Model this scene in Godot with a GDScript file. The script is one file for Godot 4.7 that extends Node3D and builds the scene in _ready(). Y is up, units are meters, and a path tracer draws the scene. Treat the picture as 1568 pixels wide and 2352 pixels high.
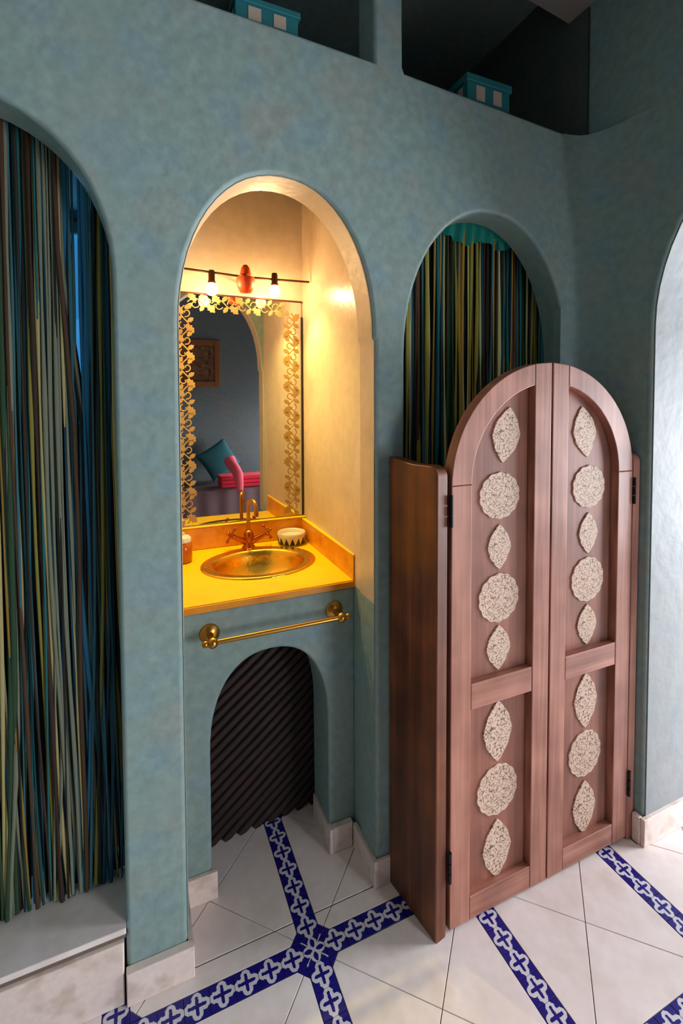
extends Node3D

const FRONT := -0.085            # plane of the plastered front wall
const CELL := 0.48               # spacing of the tile bands
const TILE := 0.06               # side of one band tile

var used := {}
var rng := RandomNumberGenerator.new()
var M := {}

# ------------------------------------------------------------------ nodes

func numbered(called: String) -> String:
	if not used.has(called):
		used[called] = 0
		return called
	used[called] += 1
	return "%s_%03d" % [called, used[called]]

func thing(called: String, label: String, category: String, at := Vector3.ZERO, group := "") -> Node3D:
	var o := Node3D.new()
	o.name = numbered(called)
	add_child(o)
	o.position = at
	tag(o, label, category, group)
	return o

func tag(o: Node, label: String, category: String, group := "") -> void:
	o.set_meta("label", label)
	o.set_meta("category", category)
	if group != "":
		o.set_meta("group", group)

func obj(called: String, st: SurfaceTool, m: Material, parent: Node = null) -> MeshInstance3D:
	var o := MeshInstance3D.new()
	o.mesh = st.commit()
	o.material_override = m
	if parent == null:
		o.name = numbered(called)
		add_child(o)
	else:
		o.name = called
		parent.add_child(o, true)
	return o

func use(called: String, mesh: Mesh, m: Material, parent: Node, xf: Transform3D) -> MeshInstance3D:
	var o := MeshInstance3D.new()
	o.mesh = mesh
	o.material_override = m
	o.name = called
	o.transform = xf
	parent.add_child(o, true)
	return o

func struct(called: String, st: SurfaceTool, m: Material) -> MeshInstance3D:
	var o := obj(called, st, m)
	o.set_meta("kind", "structure")
	return o

func struct_root(called: String) -> Node3D:
	var o := Node3D.new()
	o.name = numbered(called)
	add_child(o)
	o.set_meta("kind", "structure")
	return o

# ------------------------------------------------------------------ shapes

func begin() -> SurfaceTool:
	var st := SurfaceTool.new()
	st.begin(Mesh.PRIMITIVE_TRIANGLES)
	return st

func vert(st: SurfaceTool, p: Vector3, n: Vector3, uv: Vector2) -> void:
	st.set_normal(n)
	st.set_uv(uv)
	st.add_vertex(p)

func tri(st: SurfaceTool, p: Array, n: Array, uv: Array) -> void:
	var g: Vector3 = (p[1] - p[0]).cross(p[2] - p[0])
	var s: Vector3 = n[0] + n[1] + n[2]
	var order := [0, 2, 1] if g.dot(s) > 0.0 else [0, 1, 2]
	for i in order:
		vert(st, p[i], n[i], uv[i])

func quad(st: SurfaceTool, p: Array, n: Array, uv: Array) -> void:
	tri(st, [p[0], p[1], p[2]], [n[0], n[1], n[2]], [uv[0], uv[1], uv[2]])
	tri(st, [p[0], p[2], p[3]], [n[0], n[2], n[3]], [uv[0], uv[2], uv[3]])

# extrudes a polygon given counter-clockwise in xy from z0 to z1, the front edge rounded by bev
func prism(st: SurfaceTool, poly_in: PackedVector2Array, z0: float, z1: float, bev := 0.0, xf := Transform3D.IDENTITY, steps := 2, back := true, uvs := 1.0, uvo := Vector2.ZERO) -> void:
	var poly := poly_in.duplicate()
	if Geometry2D.is_polygon_clockwise(poly):
		poly.reverse()
	# drop doubled points
	var c := PackedVector2Array()
	for i in poly.size():
		if poly[i].distance_to(poly[(i + 1) % poly.size()]) > 1e-6:
			c.append(poly[i])
	poly = c
	var n := poly.size()
	var en := []
	for i in n:
		var d: Vector2 = (poly[(i + 1) % n] - poly[i]).normalized()
		en.append(Vector2(d.y, -d.x))
	var miter := []
	var na := []
	var nb := []
	for i in n:
		var a: Vector2 = en[(i + n - 1) % n]
		var b: Vector2 = en[i]
		var dot := a.dot(b)
		miter.append((a + b) / maxf(1.0 + dot, 0.35))
		if dot > 0.8:
			var s := (a + b).normalized()
			na.append(s)
			nb.append(s)
		else:
			na.append(a)
			nb.append(b)
	var rings := []
	rings.append([0.0, z0, 0.0])
	if bev > 0.0:
		for k in steps + 1:
			var t := PI / 2 * k / steps
			rings.append([bev * (1.0 - cos(t)), z1 - bev * (1.0 - sin(t)), t])
	else:
		rings.append([0.0, z1, 0.0])
	for k in rings.size() - 1:
		var r0: Array = rings[k]
		var r1: Array = rings[k + 1]
		for i in n:
			var j := (i + 1) % n
			var p := []
			var nn := []
			var uv := []
			for q in [[i, r0, nb[i]], [j, r0, na[j]], [j, r1, na[j]], [i, r1, nb[i]]]:
				var v: Vector2 = poly[q[0]] - miter[q[0]] * q[1][0]
				var nv: Vector2 = q[2]
				p.append(xf * Vector3(v.x, v.y, q[1][1]))
				nn.append((xf.basis * Vector3(nv.x * cos(q[1][2]), nv.y * cos(q[1][2]), sin(q[1][2]))).normalized())
				uv.append(v * uvs + uvo)
			quad(st, p, nn, uv)
	var front := PackedVector2Array()
	for i in n:
		front.append(poly[i] - miter[i] * bev)
	cap(st, front, z1, Vector3(0, 0, 1), xf, uvs, uvo)
	if back:
		cap(st, poly, z0, Vector3(0, 0, -1), xf, uvs, uvo)

func cap(st: SurfaceTool, poly: PackedVector2Array, z: float, nv: Vector3, xf: Transform3D, uvs: float, uvo: Vector2) -> void:
	var ix := Geometry2D.triangulate_polygon(poly)
	var nn := (xf.basis * nv).normalized()
	for i in range(0, ix.size(), 3):
		var a := poly[ix[i]]
		var b := poly[ix[i + 1]]
		var c := poly[ix[i + 2]]
		tri(st, [xf * Vector3(a.x, a.y, z), xf * Vector3(b.x, b.y, z), xf * Vector3(c.x, c.y, z)], [nn, nn, nn], [a * uvs + uvo, b * uvs + uvo, c * uvs + uvo])

func rect(x0: float, y0: float, x1: float, y1: float) -> PackedVector2Array:
	return PackedVector2Array([Vector2(x0, y0), Vector2(x1, y0), Vector2(x1, y1), Vector2(x0, y1)])

# box with all edges chamfered, by its corners
func box(st: SurfaceTool, a: Vector3, b: Vector3, bev := 0.0, xf := Transform3D.IDENTITY) -> void:
	var mid := (a.z + b.z) / 2
	if bev <= 0.0:
		prism(st, rect(a.x, a.y, b.x, b.y), a.z, b.z, 0.0, xf)
		return
	prism(st, rect(a.x, a.y, b.x, b.y), mid, b.z, bev, xf, 2, false)
	var flip := xf * Transform3D(Basis(Vector3(-1, 0, 0), Vector3(0, 1, 0), Vector3(0, 0, -1)), Vector3.ZERO)
	prism(st, rect(-b.x, a.y, -a.x, b.y), -mid, -a.z, bev, flip, 2, false)

# laid flat: polygon in (x, z) plan, from y0 up to y1
func slab(st: SurfaceTool, plan: PackedVector2Array, y0: float, y1: float, bev := 0.0, uvs := 1.0, uvo := Vector2.ZERO, at := Vector3.ZERO) -> void:
	var p := PackedVector2Array()
	for v in plan:
		p.append(Vector2(v.x, -v.y))
	prism(st, p, y0, y1, bev, Transform3D(Basis(Vector3(1, 0, 0), Vector3(0, 0, -1), Vector3(0, 1, 0)), at), 2, true, uvs, uvo)

func lathe(st: SurfaceTool, prof: Array, seg := 24, xf := Transform3D.IDENTITY, sx := 1.0, sz := 1.0) -> void:
	for k in prof.size() - 1:
		var a: Vector2 = prof[k]
		var b: Vector2 = prof[k + 1]
		if a.distance_to(b) < 1e-7:
			continue
		var d0 := (b - a).normalized()
		var dp: Vector2 = (a - prof[k - 1]).normalized() if k > 0 else d0
		var dn: Vector2 = (prof[k + 2] - b).normalized() if k + 2 < prof.size() else d0
		var t0 := (d0 + dp).normalized() if d0.dot(dp) > 0.6 else d0
		var t1 := (d0 + dn).normalized() if d0.dot(dn) > 0.6 else d0
		for i in seg:
			var p := []
			var nn := []
			var uv := []
			for q in [[i, a, t0, k], [i + 1, a, t0, k], [i + 1, b, t1, k + 1], [i, b, t1, k + 1]]:
				var an: float = TAU * q[0] / seg
				var v: Vector2 = q[1]
				var t: Vector2 = q[2]
				p.append(xf * Vector3(cos(an) * v.x * sx, v.y, sin(an) * v.x * sz))
				nn.append((xf.basis * Vector3(cos(an) * t.y / sx, -t.x, sin(an) * t.y / sz)).normalized())
				uv.append(Vector2(float(q[0]) / seg, float(q[3]) / (prof.size() - 1)))
			quad(st, p, nn, uv)

# tube along points; radius a number or a list
func tube(st: SurfaceTool, pts: Array, radius, seg := 8, caps := true, flat := 1.0, xf := Transform3D.IDENTITY) -> void:
	var n := pts.size()
	var up := Vector3(0, 0, 1)
	var frames := []
	for i in n:
		var d: Vector3 = (pts[mini(i + 1, n - 1)] - pts[maxi(i - 1, 0)]).normalized()
		if absf(d.dot(up)) > 0.95 and i == 0:
			up = Vector3(0, 1, 0) if absf(d.y) < 0.9 else Vector3(1, 0, 0)
		var s := d.cross(up).normalized()
		up = s.cross(d).normalized()
		frames.append([s, up, d])
	for i in n - 1:
		for k in seg:
			var p := []
			var nn := []
			var uv := []
			for q in [[i, k], [i, k + 1], [i + 1, k + 1], [i + 1, k]]:
				var a: float = TAU * q[1] / seg
				var r: float = radius[q[0]] if radius is Array else radius
				var fr: Array = frames[q[0]]
				p.append(xf * (pts[q[0]] + fr[0] * cos(a) * r + fr[1] * sin(a) * r * flat))
				nn.append((xf.basis * (fr[0] * cos(a) * flat + fr[1] * sin(a))).normalized())
				uv.append(Vector2(float(q[1]) / seg, float(q[0]) / (n - 1)))
			quad(st, p, nn, uv)
	if caps:
		for e in [0, n - 1]:
			var fr: Array = frames[e]
			var r: float = radius[e] if radius is Array else radius
			var nv: Vector3 = fr[2] * (-1.0 if e == 0 else 1.0)
			var wn := (xf.basis * nv).normalized()
			for k in seg:
				var a0 := TAU * k / seg
				var a1 := TAU * (k + 1) / seg
				tri(st, [xf * pts[e], xf * (pts[e] + fr[0] * cos(a0) * r + fr[1] * sin(a0) * r * flat), xf * (pts[e] + fr[0] * cos(a1) * r + fr[1] * sin(a1) * r * flat)], [wn, wn, wn], [Vector2.ZERO, Vector2.ZERO, Vector2.ZERO])

func ball(st: SurfaceTool, at: Vector3, r: float, seg := 14, squash := 1.0) -> void:
	var prof := []
	for i in 9:
		var a := -PI / 2 + PI * i / 8
		prof.append(Vector2(maxf(cos(a) * r, 0.00001), sin(a) * r * squash))
	lathe(st, prof, seg, Transform3D(Basis.IDENTITY, at))

# points of an arch from the left spring to the right one
func arch(cx: float, spring: float, a: float, b: float, e := 2.1, n := 28) -> Array:
	var out := []
	for i in n + 1:
		var t := PI - PI * i / n
		var c := cos(t)
		var s := sin(t)
		out.append(Vector2(cx + a * signf(c) * pow(absf(c), 2.0 / e), spring + b * pow(maxf(s, 0.0), 2.0 / e)))
	return out

# ------------------------------------------------------------------ textures

func noise(sd: int, freq: float, w: int, h: int, oct := 3) -> PackedFloat32Array:
	var f := FastNoiseLite.new()
	f.seed = sd
	f.noise_type = FastNoiseLite.TYPE_SIMPLEX_SMOOTH
	f.frequency = freq
	f.fractal_type = FastNoiseLite.FRACTAL_FBM
	f.fractal_octaves = oct
	var im := f.get_seamless_image(w, h, false, false, 0.25, true)
	im.convert(Image.FORMAT_L8)
	var d := im.get_data()
	var out := PackedFloat32Array()
	out.resize(w * h)
	for i in w * h:
		out[i] = d[i] / 255.0
	return out

func stretched(sd: int, freq: float, w: int, hh: int, size: int) -> PackedFloat32Array:
	var f := FastNoiseLite.new()
	f.seed = sd
	f.frequency = freq
	f.fractal_octaves = 4
	var im := f.get_seamless_image(w, hh, false, false, 0.25, true)
	im.convert(Image.FORMAT_L8)
	im.resize(size, size, Image.INTERPOLATE_CUBIC)
	var d := im.get_data()
	var out := PackedFloat32Array()
	out.resize(size * size)
	for i in size * size:
		out[i] = d[i] / 255.0
	return out

func picture(w: int, h: int, px: PackedByteArray) -> ImageTexture:
	var im := Image.create_from_data(w, h, false, Image.FORMAT_RGB8, px)
	return ImageTexture.create_from_image(im)

func put(px: PackedByteArray, i: int, c: Color) -> void:
	px[i * 3] = int(clampf(c.r, 0, 1) * 255)
	px[i * 3 + 1] = int(clampf(c.g, 0, 1) * 255)
	px[i * 3 + 2] = int(clampf(c.b, 0, 1) * 255)

# three-tone mottling: base colour shifted towards two tints by large and small noise
func mottled(sd: int, size: int, base: Color, tint_a: Color, tint_b: Color, grain: float) -> ImageTexture:
	var n1 := noise(sd, 0.008, size, size, 4)
	var n2 := noise(sd + 1, 0.013, size, size, 4)
	var n3 := noise(sd + 2, 0.06, size, size, 3)
	var px := PackedByteArray()
	px.resize(size * size * 3)
	for i in size * size:
		var c := base.lerp(tint_a, clampf((n1[i] - 0.45) * 2.2, 0, 1)).lerp(tint_b, clampf((n2[i] - 0.5) * 2.2, 0, 1))
		put(px, i, c * (1.0 + grain * (n3[i] - 0.5)))
	return picture(size, size, px)

func bumps(sd: int, freq: float, size: int, strength: float) -> ImageTexture:
	var n := noise(sd, freq, size, size, 4)
	var im := Image.create_empty(size, size, false, Image.FORMAT_RGB8)
	for y in size:
		for x in size:
			var v := n[y * size + x]
			im.set_pixel(x, y, Color(v, v, v))
	im.bump_map_to_normal_map(strength)
	return ImageTexture.create_from_image(im)

func wood(sd: int, dark: Color, light: Color, lying := false) -> ImageTexture:
	var size := 512
	var n1 := stretched(sd, 0.02, 512, 24, size)
	var n2 := stretched(sd + 5, 0.09, 512, 12, size)
	var n3 := noise(sd + 9, 0.006, size, size, 3)
	var px := PackedByteArray()
	px.resize(size * size * 3)
	for y in size:
		for x in size:
			var i := y * size + x
			var v := 0.45 * n1[i] + 0.3 * n2[i] + 0.45 * n3[i] - 0.1
			v = clampf((v - 0.5) * 1.7 + 0.5, 0, 1)
			put(px, (x * size + y) if lying else i, dark.lerp(light, v))
	return picture(size, size, px)

func seg_dist(p: Vector2, a: Vector2, b: Vector2) -> float:
	return p.distance_to(Geometry2D.get_closest_point_to_segment(p, a, b))

func band_print(crossing: bool) -> ImageTexture:
	var size := 128
	var n := noise(71, 0.05, size, size, 2)
	var px := PackedByteArray()
	px.resize(size * size * 3)
	var navy := Color(0.10, 0.07, 0.46)
	var white := Color(0.84, 0.82, 0.84)
	for y in size:
		for x in size:
			var p := Vector2((x + 0.5) / size - 0.5, (y + 0.5) / size - 0.5)
			p += Vector2(n[y * size + x] - 0.5, n[(x * size + y)] - 0.5) * 0.03
			var u := absf(p.x)
			var v := absf(p.y)
			var c := navy
			if not crossing:
				var d := minf(seg_dist(p, Vector2(0, -0.24), Vector2(0, 0.24)), seg_dist(p, Vector2(-0.26, 0), Vector2(0.26, 0)))
				if d < 0.205:
					c = white
				if v > 0.33 and absf(u - (0.5 - v) * 0.75 - 0.02) < 0.075:
					c = white
				if seg_dist(p, Vector2(0, -0.31), Vector2(0, 0.31)) < 0.062 or seg_dist(p, Vector2(-0.27, 0), Vector2(0.27, 0)) < 0.062:
					c = navy
			else:
				var q := Vector2(maxf(u, v), minf(u, v))
				var petal := q.y - 0.105 * (1.0 - pow((q.x - 0.27) / 0.19, 2.0))
				if petal < 0.11 and q.x < 0.5:
					c = white
				if petal < 0.0:
					c = navy
				if absf(u - v) < 0.035 and u > 0.14:
					c = white
			put(px, y * size + x, c * (0.93 + 0.14 * n[(y * 7 % size) * size + x]))
	return picture(size, size, px)

# squiggly pierced work of the medallions: cream with dark cut lines
func pierced(sd: int, rings: bool) -> ImageTexture:
	var size := 256
	var a := noise(sd, 0.032, size, size, 2)
	var b := noise(sd + 3, 0.03, size, size, 2)
	var d := noise(sd + 6, 0.075, size, size, 2)
	var px := PackedByteArray()
	px.resize(size * size * 3)
	var cream := Color(0.86, 0.74, 0.65)
	var gap := Color(0.27, 0.17, 0.10)
	for y in size:
		for x in size:
			var i := y * size + x
			var p := Vector2(x - 128, y - 128) / 128.0
			var r := p.length()
			var t := atan2(p.y, p.x)
			var k := absf(a[i] - 0.5) * 14.0 + clampf((0.42 - b[i]) * 4.0, 0, 1)
			var m := clampf(1.0 - k, 0, 1) * 0.9
			if d[i] > 0.74:
				m = maxf(m, 0.7)
			if rings:
				m = maxf(m, clampf(1.0 - absf(sin(r * 13.0 + 0.5 * sin(t * 8.0))) * 5.0, 0, 1) * 0.4)
			m *= clampf((0.97 - r) * 9.0, 0, 1)
			put(px, i, cream.lerp(gap, m))
	return picture(size, size, px)

func mat(color: Color, rough := 0.6, metal := 0.0, tex: Texture2D = null, scale := 1.0, world := false, normal: Texture2D = null, nscale := 0.3) -> StandardMaterial3D:
	var m := StandardMaterial3D.new()
	m.albedo_color = color
	m.roughness = rough
	m.metallic = metal
	if tex:
		m.albedo_texture = tex
	if normal:
		m.normal_enabled = true
		m.normal_texture = normal
		m.normal_scale = nscale
	if (tex or normal) and scale > 0.0:
		m.uv1_triplanar = true
		m.uv1_world_triplanar = world
		m.uv1_scale = Vector3.ONE * scale
		m.uv1_triplanar_sharpness = 6.0
	return m

func make_materials() -> void:
	var rough_bump := bumps(11, 0.03, 512, 3.0)
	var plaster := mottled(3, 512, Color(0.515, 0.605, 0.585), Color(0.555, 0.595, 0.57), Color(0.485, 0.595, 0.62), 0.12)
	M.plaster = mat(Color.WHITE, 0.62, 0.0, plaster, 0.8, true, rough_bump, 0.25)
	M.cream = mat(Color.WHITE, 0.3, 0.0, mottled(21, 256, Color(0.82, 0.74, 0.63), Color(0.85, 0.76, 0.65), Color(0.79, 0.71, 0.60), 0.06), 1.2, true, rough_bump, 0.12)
	M.loft = mat(Color(0.62, 0.58, 0.56), 0.85, 0.0, plaster, 0.8, true)  # same plaster, darkened: the shade of the loft is put into the colour
	M.reveal = mat(Color.WHITE, 0.6, 0.0, mottled(25, 256, Color(0.565, 0.585, 0.585), Color(0.59, 0.595, 0.595), Color(0.54, 0.57, 0.58), 0.05), 0.9, true, rough_bump, 0.2)
	M.far_wall = mat(Color(0.76, 0.69, 0.71), 0.8, 0.0, plaster, 0.8, true)
	M.ceiling = mat(Color(0.62, 0.585, 0.565), 0.9)
	M.marble = mat(Color.WHITE, 0.33, 0.0, mottled(31, 256, Color(0.93, 0.875, 0.855), Color(0.95, 0.905, 0.895), Color(0.89, 0.83, 0.80), 0.04), 1.6, true)
	M.marble_warm = mat(Color.WHITE, 0.4, 0.0, mottled(35, 256, Color(0.91, 0.83, 0.79), Color(0.93, 0.86, 0.83), Color(0.80, 0.71, 0.65), 0.05), 3.0, true)
	M.grout = mat(Color(0.45, 0.38, 0.33), 0.9)
	M.band = mat(Color.WHITE, 0.3, 0.0, band_print(false), 0.0)
	M.crossing = mat(Color.WHITE, 0.3, 0.0, band_print(true), 0.0)
	M.navy = mat(Color(0.10, 0.07, 0.46), 0.3)
	var dark := Color(0.52, 0.32, 0.255)
	var light := Color(0.76, 0.525, 0.445)
	M.wood_up = mat(Color.WHITE, 0.42, 0.0, wood(41, dark, light), 1.3)
	M.wood_lying = mat(Color.WHITE, 0.42, 0.0, wood(43, dark, light, true), 1.3)
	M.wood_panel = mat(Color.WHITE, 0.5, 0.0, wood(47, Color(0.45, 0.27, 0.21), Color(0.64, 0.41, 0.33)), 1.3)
	M.wood_side_shaded = mat(Color.WHITE, 0.45, 0.0, wood(53, Color(0.27, 0.13, 0.06), Color(0.50, 0.27, 0.14)), 1.3)  # left board: its shade and lamp warmth are put into the colour
	M.iron = mat(Color(0.10, 0.08, 0.08), 0.5, 0.6)
	M.pierced_round = mat(Color.WHITE, 0.6, 0.0, pierced(61, true), 0.0)
	M.pierced_drop = mat(Color.WHITE, 0.6, 0.0, pierced(67, false), 0.0)
	M.yellow = mat(Color.WHITE, 0.35, 0.0, mottled(81, 256, Color(0.99, 0.82, 0.02), Color(1.0, 0.84, 0.03), Color(0.97, 0.79, 0.02), 0.04), 2.0, true)
	M.orange = mat(Color.WHITE, 0.4, 0.0, mottled(85, 128, Color(0.86, 0.54, 0.06), Color(0.90, 0.60, 0.08), Color(0.80, 0.46, 0.05), 0.08), 4.0, true)
	M.gold = mat(Color(0.96, 0.78, 0.28), 0.26, 1.0, null, 3.0, false, bumps(91, 0.06, 256, 2.0), 0.25)
	M.copper = mat(Color(0.72, 0.42, 0.22), 0.28, 1.0)
	M.brass = mat(Color(0.74, 0.55, 0.26), 0.3, 1.0)
	M.gold_leaf = mat(Color(0.66, 0.53, 0.29), 0.45, 0.3)
	M.mirror = mat(Color(0.86, 0.86, 0.86), 0.015, 1.0)
	M.dark_edge = mat(Color(0.16, 0.11, 0.06), 0.6)
	M.bronze = mat(Color(0.36, 0.20, 0.12), 0.5, 0.5)
	M.terracotta = mat(Color(0.80, 0.28, 0.08), 0.5)
	M.rattan = mat(Color.WHITE, 0.6, 0.0, wood(95, Color(0.085, 0.036, 0.026), Color(0.20, 0.085, 0.06), true), 3.0)
	M.dish = mat(Color(0.86, 0.82, 0.72), 0.25)
	M.ink = mat(Color(0.08, 0.07, 0.06), 0.35)
	M.amber = mat(Color(0.72, 0.36, 0.04), 0.12)
	M.teal_cloth = mat(Color(0.13, 0.62, 0.57), 0.85)
	M.box_teal = mat(Color(0.07, 0.40, 0.43), 0.6)
	M.box_dark = mat(Color(0.03, 0.20, 0.24), 0.6)
	M.box_pale = mat(Color(0.66, 0.60, 0.54), 0.7)
	M.cushion = mat(Color(0.12, 0.34, 0.36), 0.9)
	M.towel = mat(Color(0.86, 0.16, 0.26), 0.95)
	M.towel_pale = mat(Color(0.92, 0.36, 0.42), 0.95)
	M.coverlet = mat(Color(0.44, 0.34, 0.36), 0.95)
	M.mattress = mat(Color(0.22, 0.19, 0.19), 0.95)
	M.frame_wood = mat(Color(0.50, 0.28, 0.10), 0.5)
	M.sepia = mat(Color.WHITE, 0.7, 0.0, mottled(99, 128, Color(0.42, 0.27, 0.14), Color(0.58, 0.40, 0.22), Color(0.20, 0.10, 0.06), 0.3), 5.0, true)
	M.window_frame = mat(Color(0.82, 0.82, 0.80), 0.5)
	for c in ["bulb", "sky_pane", "blue_pane"]:
		M[c] = StandardMaterial3D.new()
		M[c].emission_enabled = true
	M.bulb.albedo_color = Color(1, 0.9, 0.75)
	M.bulb.emission = Color(1.0, 0.80, 0.52)
	M.bulb.emission_energy_multiplier = 14.0
	M.sky_pane.emission = Color(0.92, 0.96, 1.0)
	M.sky_pane.emission_energy_multiplier = 1.0
	M.blue_pane.emission = Color(0.22, 0.62, 0.92)
	M.blue_pane.emission_energy_multiplier = 0.5
	var yarn := [Color(0.04, 0.29, 0.32), Color(0.08, 0.40, 0.43), Color(0.54, 0.50, 0.20), Color(0.30, 0.20, 0.12), Color(0.22, 0.42, 0.46), Color(0.72, 0.66, 0.44), Color(0.14, 0.27, 0.16), Color(0.10, 0.09, 0.075), Color(0.48, 0.50, 0.42), Color(0.04, 0.24, 0.32), Color(0.60, 0.47, 0.18), Color(0.20, 0.13, 0.08), Color(0.02, 0.13, 0.14)]
	M.yarn = []
	for c in yarn:
		var y := mat(c, 0.75)
		y.backlight_enabled = true
		y.backlight = Color(c.r, c.g, c.b) * 0.35
		M.yarn.append(y)
	M.yarn_lit = []  # same yarns with light on the right curtain put into the colour
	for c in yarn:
		M.yarn_lit.append(mat(Color(minf(c.r * 1.3, 0.85), minf(c.g * 1.3, 0.85), minf(c.b * 1.3, 0.85)), 0.75))
	M.yarn_blue_lit = mat(Color(0.14, 0.48, 0.66), 0.7)  # blue light from behind, put into the colour of some strands
	M.yarn_blue_lit.backlight_enabled = true
	M.yarn_blue_lit.backlight = Color(0.10, 0.30, 0.42)

# ------------------------------------------------------------------ set-up

func light_and_lens() -> void:
	var cam := Camera3D.new()
	cam.name = "camera"
	add_child(cam)
	var f := 1088.1426
	cam.set_frustum(2352.0 / f * 0.05, Vector2(0, -(1176.0 - 967.516) / f * 0.05), 0.05, 60.0)
	cam.transform = Transform3D(Basis(Vector3(0.9184345, -0.0037838, 0.3955551), Vector3(0.0181876, 0.9993007, -0.0326706), Vector3(-0.3951548, 0.0372, 0.917861)), Vector3(-0.406736, 1.455181, 1.143117))
	cam.current = true
	var env := Environment.new()
	var sky := Sky.new()
	var pm := ProceduralSkyMaterial.new()
	pm.sky_top_color = Color(0.45, 0.60, 0.85)
	pm.sky_horizon_color = Color(0.80, 0.87, 0.95)
	pm.ground_horizon_color = Color(0.60, 0.58, 0.55)
	pm.ground_bottom_color = Color(0.45, 0.42, 0.40)
	sky.sky_material = pm
	env.background_mode = Environment.BG_SKY
	env.sky = sky
	env.tonemap_mode = Environment.TONE_MAPPER_LINEAR
	env.tonemap_exposure = 1.0
	env.sdfgi_enabled = true
	env.ssao_enabled = true
	env.ssil_enabled = true
	var we := WorldEnvironment.new()
	we.name = "environment"
	we.environment = env
	add_child(we)
	# daylight through the window of the side room, beyond the arch on the right
	area("daylight_side", Vector3(3.18, 1.05, 0.95), Vector3(-1, 0.0, -0.10), Vector2(1.0, 1.3), Color(0.94, 0.965, 1.0), 12.0)
	# daylight through the window behind the photographer
	area("daylight_back", Vector3(1.72, 0.98, 2.64), Vector3(-0.42, -0.04, -1), Vector2(0.9, 1.4), Color(0.95, 0.97, 1.0), 7.6)
	# the shower room's own small window behind the left curtain
	area("daylight_shower", Vector3(-0.80, 1.95, -1.54), Vector3(0.1, -0.35, 1), Vector2(0.6, 0.7), Color(0.40, 0.75, 1.0), 0.7)

func area(called: String, at: Vector3, towards: Vector3, size: Vector2, color: Color, energy: float) -> void:
	var l := AreaLight3D.new()
	l.name = called
	l.area_size = size
	l.light_color = color
	l.light_energy = energy
	l.shadow_enabled = true
	l.set("area_range", 12.0)
	l.set("area_attenuation", 2.0)
	add_child(l)
	l.look_at_from_position(at, at + towards, Vector3.UP)

# ------------------------------------------------------------------ the room

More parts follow.
